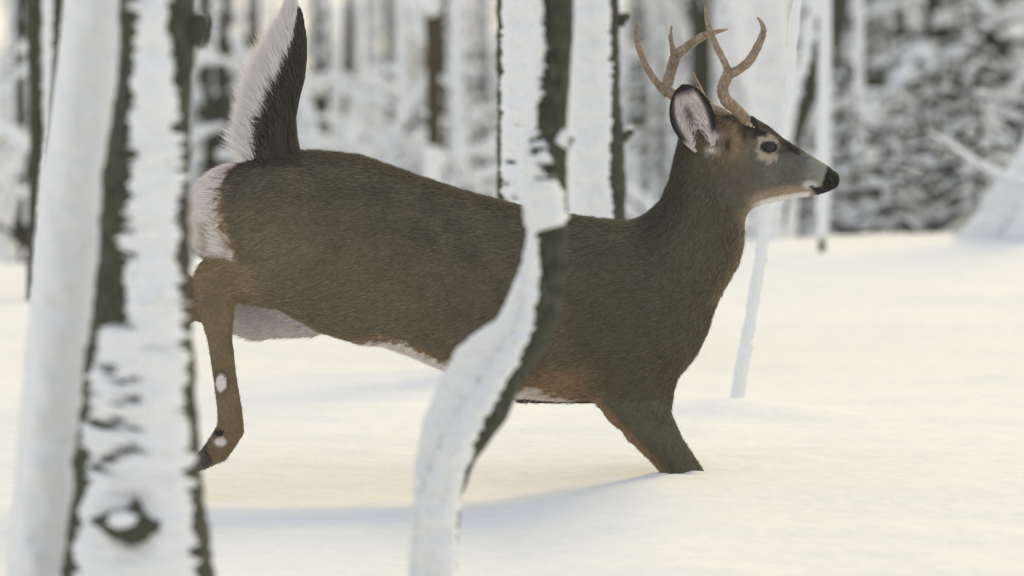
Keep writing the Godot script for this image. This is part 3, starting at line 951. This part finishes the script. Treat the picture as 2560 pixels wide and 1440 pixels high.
	# near foreleg
	if px > 1500.0 and py > 1000.0:
		c = Color(0.115, 0.108, 0.072) * (1.0 + 0.25 * n2)
		var back := 1520.0 + (py - 1035.0) * 0.95
		c = mixc(c, TAN, (1.0 - smoothstep(0.0, 26.0, px - back)) * 0.7)
	# head
	if px > 1760.0 and py < 560.0:
		var o := [0.0, 0.0, 0.0]
		along(HEAD, clampf(px, 1760.0, 2090.0), o)
		var top: float = o[0]
		var low: float = o[1]
		var g := mixc(Color(0.115, 0.112, 0.086), Color(0.17, 0.166, 0.138), 0.5 + 0.8 * n2)
		g = mixc(g, Color(0.12, 0.108, 0.082), 1.0 - smoothstep(1840.0, 1920.0, px))
		var hq := smoothstep(1760.0, 1830.0, px) * (1.0 - smoothstep(490.0, 545.0, py - (px - 1850.0) * 0.15))
		c = mixc(c, g, hq)
		if px > 1800.0:
			var band: float = lerpf(58.0, 22.0, smoothstep(1880.0, 2010.0, px)) * (0.35 + 0.65 * smoothstep(1815.0, 1865.0, px))
			c = mixc(c, Color(0.016, 0.014, 0.011), (1.0 - smoothstep(band * 0.6, band * 1.15, py - top + n * 12.0)) * (1.0 - smoothstep(2000.0, 2040.0, px)))
		# jaw: tan, then white along its lower edge
		if px > 1850.0:
			c = mixc(c, Color(0.36, 0.275, 0.2), smoothstep(-42.0, -22.0, py - low + n * 8.0) * smoothstep(1850.0, 1890.0, px))
			c = mixc(c, WHITE, smoothstep(-17.0, -8.0, py - low) * smoothstep(1870.0, 1910.0, px) * (1.0 - smoothstep(2020.0, 2030.0, px)))
		# cheek behind the eye, ear root
		c = mixc(c, Color(0.33, 0.23, 0.14), exp(-pow((px - 1818.0) / 42.0, 2.0) - pow((py - 350.0) / 50.0, 2.0)) * (0.95 + n))
		c = mixc(c, Color(0.04, 0.035, 0.03), exp(-pow((px - 1818.0) / 13.0, 2.0) - pow((py - 362.0) / 20.0, 2.0)) * (0.8 + n * 1.5))
		c = mixc(c, Color(0.03, 0.028, 0.022), exp(-pow((px - 1859.0) / 9.0, 2.0) - pow((py - 338.0) / 16.0, 2.0)))
		c = mixc(c, WHITE, exp(-pow((px - 1790.0) / 10.0, 2.0) - pow((py - 342.0) / 10.0, 2.0)))
		c = mixc(c, WHITE, exp(-pow((px - 1778.0) / 15.0, 2.0) - pow((py - 376.0) / 9.0, 2.0)) * 0.8)
		# eye ring
		var er := Vector2((px - 1919.0) / 34.0, (py - 373.0) / 37.0).length()
		if absf(z) > 0.02:
			var gap: float = exp(-pow((px - 1952.0) / 16.0, 2.0) - pow((py - 378.0) / 13.0, 2.0)) + 0.6 * exp(-pow((px - 1886.0) / 10.0, 2.0) - pow((py - 372.0) / 9.0, 2.0))
			c = mixc(c, Color(0.46, 0.385, 0.31), (1.0 - smoothstep(0.78, 1.1, er + n * 0.25)) * (1.0 - clampf(gap, 0.0, 1.0)))
			c = mixc(c, Color(0.05, 0.047, 0.04), exp(-pow((px - 1950.0) / 13.0, 2.0) - pow((py - 381.0) / 8.0, 2.0)) * 0.9)
			c = mixc(c, Color(0.03, 0.028, 0.025), 1.0 - smoothstep(0.85, 1.05, Vector2((px - 1920.0) / 24.0, (py - 369.0) / 17.0).length()))
		# muzzle
		c = mixc(c, Color(0.30, 0.30, 0.26), smoothstep(1995.0, 2045.0, px - (py - 430.0) * 0.2 + n * 14.0) * 0.85)
		c = mixc(c, WHITE * 0.72, 1.0 - smoothstep(0.55, 1.25, Vector2((px - 2024.0) / 20.0, (py - 463.0) / 11.0).length()))
		var nose := px - 2060.0 + (py - 440.0) * 0.28 + n * 3.0
		c = mixc(c, Color(0.012, 0.012, 0.011), smoothstep(-3.0, 4.0, nose))
		if py > 466.0: c = mixc(c, Color(0.02, 0.018, 0.016), smoothstep(-14.0, -6.0, px - 2044.0 + (480.0 - py) * 0.9) * (1.0 - smoothstep(2066.0, 2072.0, px)))
	return c

func blade_mesh(B: Array) -> ArrayMesh:        # [position, direction, length, half width, normal, colour] each a curved hair of two triangles
	var v := PackedVector3Array()
	var nr := PackedVector3Array()
	var cl := PackedColorArray()
	for b in B:
		var p: Vector3 = b[0]
		var d: Vector3 = b[1]
		var n: Vector3 = b[4]
		var s: Vector3 = d.cross(n).normalized() * float(b[3])
		v.append_array([p + s, p - s, p + d * b[2]])
		nr.append_array([n, n, n])
		cl.append_array([b[5], b[5], b[5]])
	var arr := []
	arr.resize(Mesh.ARRAY_MAX)
	arr[Mesh.ARRAY_VERTEX] = v
	arr[Mesh.ARRAY_NORMAL] = nr
	arr[Mesh.ARRAY_COLOR] = cl
	var m := ArrayMesh.new()
	m.add_surface_from_arrays(Mesh.PRIMITIVE_TRIANGLES, arr)
	return m

func hair_part(called: String, B: Array, parent: Node, mat: Material = null):
	var h := part(called, blade_mesh(B), mat if mat else M.hair, parent)
	h.set_meta("kind", "stuff")

func build_deer():
	var deer := thing("deer", Vector3(0.3, 0, 0), "antlered buck bounding through deep snow, white tail raised high", "deer")
	nx = int((dx(2120) - org.x) / CX) + 1
	ny = int((1.12 - org.y) / CY) + 1
	nz = int(0.528 / CZ) + 1
	F.resize(nx * ny * nz)
	F.fill(1e3)
	zlo.resize(nx * ny); zlo.fill(nz)
	zhi.resize(nx * ny); zhi.fill(-1)
	lay(1, TORSO, 0.01, 0.92, 0.95, 0.3)
	# haunch and shoulder under the skin
	for s in [1.0, -1.0]:
		lay(0, [[690, 560, 95, 0.05, s * 0.135], [735, 660, 85, 0.05, s * 0.155]], 0.07, 1, 1)
		lay(0, [[1530, 690, 60, 0.035, s * 0.118], [1610, 830, 70, 0.05, s * 0.13]], 0.07, 1, 1)
	lay(2, NECK, 0.045, 0.4, 0.5, 0.0)
	lay(1, HEAD, 0.03, 0.5, 0.6, 0.12)
	for s in [1.0, -1.0]:
		lay(0, [[1903, 348, 20, 0.014, s * 0.05], [1945, 358, 12, 0.01, s * 0.045]], 0.02, 1, 1)
		lay(0, [[1862, 318, 20, 0.02, s * 0.04], [1876, 306, 15, 0.016, s * 0.045]], 0.02, 1, 1)
		lay(0, [[2066, 448, 11, 0.012, s * 0.02]], 0.01, 1, 1)
	# near hind leg: haunch, hock, shank, fetlock, pastern
	lay(0, [[725, 700, 68, 0.07, 0.09], [640, 707, 58, 0.05, 0.095], [570, 694, 52, 0.036, 0.1], [548, 696, 51, 0.03, 0.1]], 0.045, 1, 1)
	lay(0, [[545, 700, 50, 0.03, 0.1], [545, 770, 45, 0.029, 0.1], [554, 850, 31, 0.023, 0.1], [566, 940, 29, 0.022, 0.1], [579, 1030, 31, 0.024, 0.1], [580, 1072, 34, 0.026, 0.1], [548, 1122, 33, 0.022, 0.1], [512, 1150, 22, 0.02, 0.1]], 0.015, 1, 1)
	# far hind leg, a little farther back
	lay(0, [[740, 740, 112, 0.06, -0.09], [640, 783, 70, 0.05, -0.1], [490, 750, 52, 0.034, -0.1], [440, 735, 46, 0.03, -0.1]], 0.03, 1, 1)
	lay(0, [[440, 735, 46, 0.03, -0.1], [432, 850, 28, 0.021, -0.1], [432, 1000, 27, 0.021, -0.1], [435, 1050, 31, 0.024, -0.1], [400, 1110, 29, 0.022, -0.1], [362, 1140, 20, 0.02, -0.1]], 0.015, 1, 1)
	# near foreleg reaching into the snow
	lay(0, [[1570, 880, 118, 0.07, 0.085], [1590, 990, 92, 0.056, 0.09], [1616, 1054, 66, 0.044, 0.09], [1662, 1120, 50, 0.035, 0.09], [1716, 1190, 44, 0.03, 0.085], [1770, 1270, 36, 0.028, 0.08], [1816, 1360, 27, 0.022, 0.08], [1840, 1430, 26, 0.022, 0.08]], 0.055, 1, 1)
	# far foreleg folded under the chest
	lay(0, [[1560, 900, 90, 0.06, -0.085], [1500, 975, 36, 0.04, -0.09], [1420, 992, 19, 0.022, -0.09], [1300, 992, 17, 0.02, -0.08], [1265, 975, 17, 0.02, -0.08], [1330, 962, 14, 0.016, -0.08]], 0.02, 1, 1)
	# the skin: one vertex in each cell that the surface crosses
	var sx := ny * nz
	var sy := nz
	var V := PackedVector3Array()
	var N := PackedVector3Array()
	var C := PackedColorArray()
	var I := PackedInt32Array()
	var id := {}
	var off := [0, sx, sy, sx + sy, 1, sx + 1, sy + 1, sx + sy + 1]
	var edges := [[0, 1], [2, 3], [4, 5], [6, 7], [0, 2], [1, 3], [4, 6], [5, 7], [0, 4], [1, 5], [2, 6], [3, 7]]
	var pos := [Vector3(0, 0, 0), Vector3(1, 0, 0), Vector3(0, 1, 0), Vector3(1, 1, 0), Vector3(0, 0, 1), Vector3(1, 0, 1), Vector3(0, 1, 1), Vector3(1, 1, 1)]
	var cell := Vector3(CX, CY, CZ)
	for i in nx - 1:
		for j in ny - 1:
			var col := i * ny + j
			if zhi[col] < 0: continue
			for l in range(maxi(0, zlo[col] - 1), mini(nz - 1, zhi[col] + 1)):
				var c := col * nz + l
				var f0 := F[c]
				if absf(f0) > 0.06: continue
				var s0 := f0 < 0.0
				if (F[c + sx] < 0.0) == s0 and (F[c + sy] < 0.0) == s0 and (F[c + 1] < 0.0) == s0 and (F[c + sx + sy] < 0.0) == s0 and (F[c + sx + 1] < 0.0) == s0 and (F[c + sy + 1] < 0.0) == s0 and (F[c + sx + sy + 1] < 0.0) == s0: continue
				var sum := Vector3.ZERO
				var cnt := 0
				for e in edges:
					var a := F[c + off[e[0]]]
					var b := F[c + off[e[1]]]
					if (a < 0.0) != (b < 0.0):
						var pa: Vector3 = pos[e[0]]
						sum += pa.lerp(pos[e[1]], a / (a - b))
						cnt += 1
				id[c] = V.size()
				var p := org + (Vector3(i, j, l) + sum / cnt) * cell
				V.append(p)
				N.append(field_normal(p))
	for c in id:
		var f0 := F[c] < 0.0
		for e in 3:
			var st: int = [sx, sy, 1][e]
			if (F[c + st] < 0.0) == f0: continue
			var u: int = [sy, 1, sx][e]
			var w: int = [1, sx, sy][e]
			if not (id.has(c - u) and id.has(c - w) and id.has(c - u - w)): continue
			var q := [id[c], id[c - u], id[c - u - w], id[c - w]]
			if f0: I.append_array([q[0], q[2], q[1], q[0], q[3], q[2]])
			else: I.append_array([q[0], q[1], q[2], q[0], q[2], q[3]])
	var shift := -deer.position
	var blades := []
	var white_blades := []
	var r := RandomNumberGenerator.new()
	r.seed = 77
	for k in V.size():
		var p := V[k]
		var n := N[k]
		var px := p.x * PPM + 1280.0
		var py := 1190.0 - p.y * PPM
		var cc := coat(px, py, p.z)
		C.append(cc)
		# short hair lying along the coat
		var flow := Vector3(-1, -0.35, 0)
		var long := 0.017
		var many := 2
		if px > 1640.0 and py < 700.0 and px < 1830.0: flow = Vector3(-0.5, -1, 0)
		if px > 1830.0 and py < 560.0:
			flow = Vector3(-1, -0.1, 0); long = 0.006; many = 1
			if px > 2050.0 or Vector2((px - 1919.0) / 28.0, (py - 368.0) / 22.0).length() < 1.0: many = 0
		if py > 1010.0 and px > 1500.0: flow = Vector3(0.35, -1, 0); long = 0.011
		if px < 640.0 and py > 760.0: flow = Vector3(-0.1, -1, 0); long = 0.007
		if p.z < -0.05: many = mini(many, 1)
		var white: bool = cc.r > 0.5
		if white and (px > 1700.0 or (px < 640.0 and py > 880.0)): long = 0.006
		elif white and px < 1830.0 and py < 1000.0: long = 0.028; flow = Vector3(-1, -0.5, 0) if px < 660.0 else Vector3(-0.8, -0.6, 0)
		if white and px < 660.0 and py < 660.0: flow = Vector3(-0.8, 0.25, 0); many = 3; long = 0.034
		for m in many:
			var fd := flow.normalized() + Vector3(r.randf_range(-0.25, 0.25), r.randf_range(-0.25, 0.25), r.randf_range(-0.25, 0.25))
			fd = (fd - n * fd.dot(n)).normalized()
			var dir := (fd + n * r.randf_range(0.06, 0.24)).normalized()
			var tint := r.randf_range(0.72, 1.3)
			var wide := 0.0011
			var ll: float = long * r.randf_range(0.6, 1.2)
			if r.randf() < 0.08:
				wide = 0.0013
				ll *= 1.25
				tint = 0.66 if r.randf() < 0.6 else 1.4
			if white: tint = r.randf_range(0.9, 1.1)
			var pp := p + Vector3(r.randf_range(-0.004, 0.004), r.randf_range(-0.004, 0.004), r.randf_range(-0.004, 0.004)) - n * 0.001
			(white_blades if white and px < 1200.0 else blades).append([pp + shift, dir, ll, wide, (n + Vector3(r.randf_range(-0.3, 0.3), r.randf_range(-0.3, 0.3), r.randf_range(-0.3, 0.3))).normalized(), Color(cc.r * tint, cc.g * tint, cc.b * tint)])
	for k in V.size(): V[k] += shift
	var arr := []
	arr.resize(Mesh.ARRAY_MAX)
	arr[Mesh.ARRAY_VERTEX] = V
	arr[Mesh.ARRAY_NORMAL] = N
	arr[Mesh.ARRAY_COLOR] = C
	arr[Mesh.ARRAY_INDEX] = I
	var body := ArrayMesh.new()
	body.add_surface_from_arrays(Mesh.PRIMITIVE_TRIANGLES, arr)
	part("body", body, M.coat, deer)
	hair_part("coat_hair", blades, deer)
	hair_part("white_hair", white_blades, deer, M.white_hair)
	print("deer: ", V.size(), " vertices, ", blades.size(), " hairs")
	F.clear()
	# eyes
	for s in [1.0, -1.0]:
		var e := SphereMesh.new()
		e.radius = 0.0175
		e.height = 0.033
		e.radial_segments = 24
		e.rings = 14
		var eye := part("eye", e, M.eye, deer)
		eye.position = dp(1919, 368, s * 0.0525) + shift
		eye.scale = Vector3(1.15, 0.95, 0.75)
		eye.rotation.z = -0.25
	# nostril wings and mouth line are dark skin
	for s in [1.0, -1.0]:
		var nb := Bag.new()
		var nc := curve([dp(2062, 440, s * 0.027), dp(2072, 446, s * 0.031), dp(2080, 456, s * 0.026)], [0.003, 0.0055, 0.003], 5)
		nb.tube(nc[0].map(func(q): return q + shift), nc[1], 8)
		part("nostril", solid(nb.v, nb.ix), M.dark, deer)
	# hooves
	for h in [[512, 1148, 0.1], [362, 1138, -0.1]]:
		for s in [1.0, -1.0]:
			var b := Bag.new()
			var c := curve([dp(h[0] + 14, h[1] - 8, h[2] + s * 0.011), dp(h[0] - 6, h[1] + 6, h[2] + s * 0.013), dp(h[0] - 26, h[1] + 32, h[2] + s * 0.011)], [0.022, 0.021, 0.007], 5)
			b.tube(c[0].map(func(q): return q + shift), c[1], 10)
			part("hoof", solid(b.v, b.ix), M.hoof, deer)
	build_ears(deer, shift)
	build_antlers(deer, shift)
	build_tail(deer, shift)

func build_ears(deer: Node3D, shift: Vector3):
	for s in [1.0, -1.0]:
		var v := PackedVector3Array()
		var ix := PackedInt32Array()
		var cl := PackedColorArray()
		var nu := 22
		var nv := 16
		var ax := Vector2(1703, 214) - Vector2(1760, 374)
		var perp := Vector2(-ax.y, ax.x).normalized() * -1.0
		var inner := []
		var slip := 0.0 if s > 0.0 else 12.0
		for sheet in 2:
			for i in nu + 1:
				var u := float(i) / nu
				var w: float = 55.0 * pow(sin(PI * clampf(0.09 + 0.91 * pow(u, 1.15), 0.0, 1.0)), 0.55) + (1.5 if u > 0.97 else 0.0)
				var c := Vector2(1760, 374) + ax * u + perp * sin(u * PI) * 4.0
				for j in nv + 1:
					var t := float(j) / nv * 2.0 - 1.0
					var q := c + perp * t * w
					var z := 0.082 + 0.03 * u - 0.036 * (1.0 - t * t) * sin(PI * minf(0.95, 0.25 + u * 0.75))
					if sheet == 1: z -= 0.007 * (1.0 - 0.6 * t * t)
					v.append(dp(q.x + slip, q.y, z * s) + shift)
					var rim := smoothstep(0.58, 0.8, absf(t))
					rim = maxf(rim, smoothstep(0.78, 0.92, u))
					var col := mixc(Color(0.6, 0.55, 0.53), Color(0.1, 0.085, 0.08), 1.2 * exp(-pow((u - 0.5) / 0.16, 2.0) - pow((t - 0.1) / 0.22, 2.0)) + 0.6 * fine.get_noise_2d(u * 5.0, t * 3.0))
					col = mixc(col, WHITE, (1.0 - smoothstep(0.1, 0.4, u)) * 0.5)
					col = mixc(col, Color(0.022, 0.02, 0.018), rim * smoothstep(0.1, 0.25, u))
					if sheet == 1: col = Color(0.1, 0.085, 0.066)
					cl.append(col)
					if sheet == 0 and absf(t) < 0.66 and u > 0.05 and u < 0.76: inner.append([q, z, perp * signf(t), t, u])
		var row := nv + 1
		var sheet_n := (nu + 1) * row
		for sheet in 2:
			for i in nu:
				for j in nv:
					var a := sheet * sheet_n + i * row + j
					if sheet == 0: ix.append_array([a, a + 1, a + row, a + 1, a + row + 1, a + row])
					else: ix.append_array([a, a + row, a + 1, a + 1, a + row, a + row + 1])
		for i in nu:
			for j in [0, nv]:
				var a: int = i * row + j
				var b: int = a + row
				if j == 0: ix.append_array([a, b, a + sheet_n, b, b + sheet_n, a + sheet_n])
				else: ix.append_array([a, a + sheet_n, b, b, a + sheet_n, b + sheet_n])
		var ear := part("ear", solid(v, ix, cl), M.coat, deer)
		var B := []
		for k in inner:
			for m in 2:
				var q: Vector2 = k[0] + Vector2(rng.randf_range(-4, 4), rng.randf_range(-4, 4))
				var d2: Vector2 = (ax.normalized() * 1.2 - k[2] * 0.5 + Vector2(rng.randf_range(-0.5, 0.5), rng.randf_range(-0.5, 0.5))).normalized()
				var pit: float = exp(-pow((k[4] - 0.5) / 0.17, 2.0) - pow((k[3] - 0.1) / 0.25, 2.0))
				var g := rng.randf_range(0.5, 0.95) * (1.0 - 0.75 * pit)
				B.append([dp(q.x + slip, q.y, (k[1] + 0.002) * s) + shift, Vector3(d2.x, -d2.y, rng.randf_range(0.0, 0.35) * s).normalized(), rng.randf_range(0.012, 0.03), 0.001, Vector3(0, 0.2, s).normalized(), Color(g, g * 0.92, g * 0.88)])
		hair_part("ear_hair", B, ear)

func build_antlers(deer: Node3D, shift: Vector3):
	var near := [
		[[1873, 316, 0.045, 14], [1858, 296, 0.055, 17], [1836, 273, 0.075, 17], [1812, 252, 0.092, 17], [1803, 226, 0.105, 16], [1812, 200, 0.115, 16], [1820, 184, 0.12, 17]],
		[[1820, 192, 0.12, 12], [1808, 160, 0.126, 10], [1788, 122, 0.13, 9.5], [1774, 88, 0.128, 8.5], [1764, 50, 0.12, 6.5], [1759, 14, 0.11, 2]],
		[[1820, 190, 0.12, 14], [1846, 176, 0.124, 13], [1870, 155, 0.13, 13], [1890, 120, 0.135, 12], [1904, 84, 0.134, 9], [1899, 62, 0.13, 6], [1888, 48, 0.126, 2]]]
	var far := [
		[[1852, 312, -0.045, 13], [1800, 278, -0.075, 16], [1735, 258, -0.11, 16], [1694, 240, -0.13, 16], [1668, 218, -0.145, 17]],
		[[1672, 232, -0.14, 13], [1648, 206, -0.15, 11], [1622, 168, -0.155, 10], [1602, 122, -0.15, 9], [1592, 82, -0.14, 7.5], [1598, 46, -0.13, 2]],
		[[1668, 222, -0.145, 16], [1680, 176, -0.155, 15], [1692, 138, -0.16, 17]],
		[[1690, 138, -0.16, 12], [1684, 110, -0.162, 8], [1680, 86, -0.16, 6.5], [1683, 58, -0.155, 2]],
		[[1692, 134, -0.16, 15], [1724, 110, -0.165, 13], [1752, 90, -0.16, 12], [1782, 78, -0.15, 9], [1824, 68, -0.14, 2]],
		[[1775, 268, -0.095, 10], [1757, 232, -0.1, 8], [1745, 206, -0.1, 7], [1734, 180, -0.095, 3]]]
	for a in [near, far]:
		var b := Bag.new()
		var tint := PackedColorArray()
		for s in a:
			var pts := []
			var rad := []
			for q in s:
				pts.append(dp(q[0], q[1], q[2]) + shift)
				rad.append(q[3] / PPM)
			var c := curve(pts, rad, 7)
			for k in c[1].size(): c[1][k] *= 0.9 * (1.0 + 0.14 * lump.get_noise_1d(k * 0.6 + s[0][0]))
			b.tube(c[0], c[1], 12)
			var made: int = tint.size()
			while tint.size() < b.v.size():
				var q: int = tint.size() - made
				var rr: float = c[1][mini(q / 12, c[1].size() - 1)] if q < c[1].size() * 12 else c[1][0 if q == c[1].size() * 12 else c[1].size() - 1]
				var tone := clampf(rr / 0.0125, 0.0, 1.0)
				var under := 0.8 + 0.35 * fine.get_noise_3d(b.v[made + q].x * 25.0, b.v[made + q].y * 25.0, b.v[made + q].z * 60.0)
				tint.append(mixc(Color(1.0, 0.95, 0.88), Color(0.72, 0.66, 0.6), tone) * under)
		var an := part("antler", solid(b.v, b.ix, tint), M.antler, deer)
		# the knobbly ring at its root
		var root: Array = a[0][0]
		var bur := Bag.new()
		for k in 11:
			var t := TAU * k / 11.0
			var p := dp(root[0] - 4 + cos(t) * 15.0, root[1] - 6 + cos(t) * 10.0, root[2] + sin(t) * 0.017) + shift
			bur.tube([p - Vector3(0, 0.006, 0), p, p + Vector3(0, 0.006, 0)], [0.002, 0.0055, 0.002], 6)
		part("burr", solid(bur.v, bur.ix), M.antler, an)

func build_tail(deer: Node3D, shift: Vector3):
	var st := [[694, 405, 62, 0.05], [693, 350, 52, 0.038], [700, 300, 41, 0.03], [711, 250, 39, 0.028], [730, 200, 33, 0.026], [744, 150, 24, 0.022], [752, 100, 16, 0.018], [752, 58, 8, 0.012], [748, 30, 3, 0.005]]
	var rings := []
	var mids := []
	var dense := []
	for k in st.size() - 1:
		for s in 5:
			var row := []
			for q in 4: row.append(lerpf(st[k][q], st[k + 1][q], s / 5.0))
			dense.append(row)
	dense.append(st[-1])
	var v := PackedVector3Array()
	for d in dense:
		var ring := PackedVector3Array()
		for j in 16:
			var a := TAU * j / 16.0
			ring.append(dp(d[0] + cos(a) * d[2], d[1] - cos(a) * d[2] * 0.12, sin(a) * d[3]) + shift)
		rings.append(ring)
		mids.append(d)
	var m: ArrayMesh = loft(rings)
	var arr := m.surface_get_arrays(0)
	var cl := PackedColorArray()
	for p in arr[Mesh.ARRAY_VERTEX]:
		var py: float = 1190.0 - (p.y - shift.y) * PPM
		cl.append(Color(0.05, 0.045, 0.032) if py < 300.0 else Color(0.07, 0.06, 0.042))
	arr[Mesh.ARRAY_COLOR] = cl
	var mm := ArrayMesh.new()
	mm.add_surface_from_arrays(Mesh.PRIMITIVE_TRIANGLES, arr)
	var tail := part("tail", mm, M.coat, deer)
	var soft := [[-10, 735, 5], [20, 730, 11], [60, 724, 14], [110, 711, 20], [160, 694, 23], [215, 671, 26], [270, 652, 25], [320, 642, 22], [355, 642, 20], [385, 655, 10]]
	var fr := []
	for q in soft:
		var ring := PackedVector3Array()
		for j in 14:
			var a := TAU * j / 14.0
			ring.append(dp(q[1] + cos(a) * q[2], q[0] + cos(a) * q[2] * 0.45, sin(a) * q[2] * 0.0003 - 0.004) + shift)
		fr.append(ring)
	var fm: ArrayMesh = loft(fr)
	var fa := fm.surface_get_arrays(0)
	var fc := PackedColorArray()
	for p in fa[Mesh.ARRAY_VERTEX]: fc.append(Color(0.88, 0.84, 0.82))
	fa[Mesh.ARRAY_COLOR] = fc
	var fmm := ArrayMesh.new()
	fmm.add_surface_from_arrays(Mesh.PRIMITIVE_TRIANGLES, fa)
	part("white_flag", fmm, M.white_hair, tail)
	var B := []
	var W := []
	for k in 12000:
		var y0 := rng.randf_range(-20, 385)
		var o := [0.0, 0.0]
		along(soft, y0, o)
		var u := rng.randf_range(-1, 1)
		var px: float = o[0] + u * o[1]
		var z0: float = sqrt(1.0 - u * u) * o[1] * 0.0003 * (1.0 if rng.randf() < 0.6 else -1.0)
		var dir := Vector3(-rng.randf_range(0.2, 0.95) * smoothstep(-150.0, 330.0, y0), 1.0, rng.randf_range(-0.12, 0.12)).normalized()
		var g := rng.randf_range(0.82, 1.0)
		W.append([dp(px, y0 + u * o[1] * 0.45, z0 - 0.004) + shift, dir, (rng.randf_range(0.03, 0.1) if k % 4 else rng.randf_range(0.07, 0.12)) * (0.45 + 0.45 * smoothstep(0.0, 200.0, y0)), 0.0011, Vector3(rng.randf_range(-0.4, 0.2), 0.2, signf(z0)).normalized(), Color(0.9 * g, 0.86 * g, 0.84 * g)])
	var r := RandomNumberGenerator.new()
	r.seed = 91
	for k in 5200:
		var t := pow(r.randf(), 0.85)
		var d: Array = dense[int(t * (dense.size() - 1))]
		var side := r.randf_range(-1, 1)
		var a := PI * 0.5 + r.randf_range(-1.9, 1.5)
		var zz: float = r.randf_range(-1, 1) * d[3]
		var p := dp(d[0] + r.randf_range(-0.95, 0.85) * d[2], d[1] + r.randf_range(-12, 12), zz) + shift
		# dark hair sweeping up and back over the white
		var dir := Vector3(r.randf_range(-1.1, 0.0) * lerpf(1.0, 0.25, t), 1.0, r.randf_range(-0.15, 0.15)).normalized()
		if p.x - shift.x > dx(d[0]) + 0.3 * d[2] / PPM: dir = Vector3(r.randf_range(-0.22, 0.04), 1, 0).normalized()
		var g := r.randf_range(0.7, 1.5)
		B.append([p + Vector3(0, 0, 0.006 * signf(zz)), dir, r.randf_range(0.022, 0.085) * (1.0 - 0.85 * t), 0.0014, Vector3(r.randf_range(-0.3, 0.3), 0.1, signf(zz)).normalized(), Color(0.045 * g, 0.04 * g, 0.029 * g)])
	for k in 44:       # dark spikes at the tail's root
		var y0 := r.randf_range(300, 372)
		B.append([dp(668 - r.randf_range(0, 10), y0, r.randf_range(0.0, 0.035)) + shift, Vector3(-1, r.randf_range(0.1, 0.8), 0.1).normalized(), r.randf_range(0.03, 0.055), 0.004, Vector3(0, 0.1, 1).normalized(), Color(0.06, 0.045, 0.03)])
	for k in 5000:     # the white flag
		var t := r.randf()
		var d: Array = dense[int(t * (dense.size() - 1))]
		var zz: float = r.randf_range(-1.0, 1.0) * (0.016 - 0.008 * t)
		var p := dp(d[0] - d[2] * r.randf_range(0.72, 1.0), d[1] + r.randf_range(-15, 15), zz) + shift
		var back := lerpf(1.0, 0.18, t)
		var dir := Vector3(-back * r.randf_range(0.25, 1.1), r.randf_range(0.45, 1.0), r.randf_range(-0.12, 0.12)).normalized()
		var l := lerpf(0.12, 0.03, t) * r.randf_range(0.5, 1.12)
		var g := r.randf_range(0.8, 1.0)
		W.append([p, dir, l, 0.0026, (Vector3(-0.3, 0.2, signf(zz + 0.008)) + Vector3(r.randf_range(-0.4, 0.4), r.randf_range(-0.4, 0.4), 0)).normalized(), Color(0.9 * g, 0.87 * g, 0.85 * g)])
	hair_part("dark_hair", B, tail)
	hair_part("white_hair", W, tail, M.white_hair)
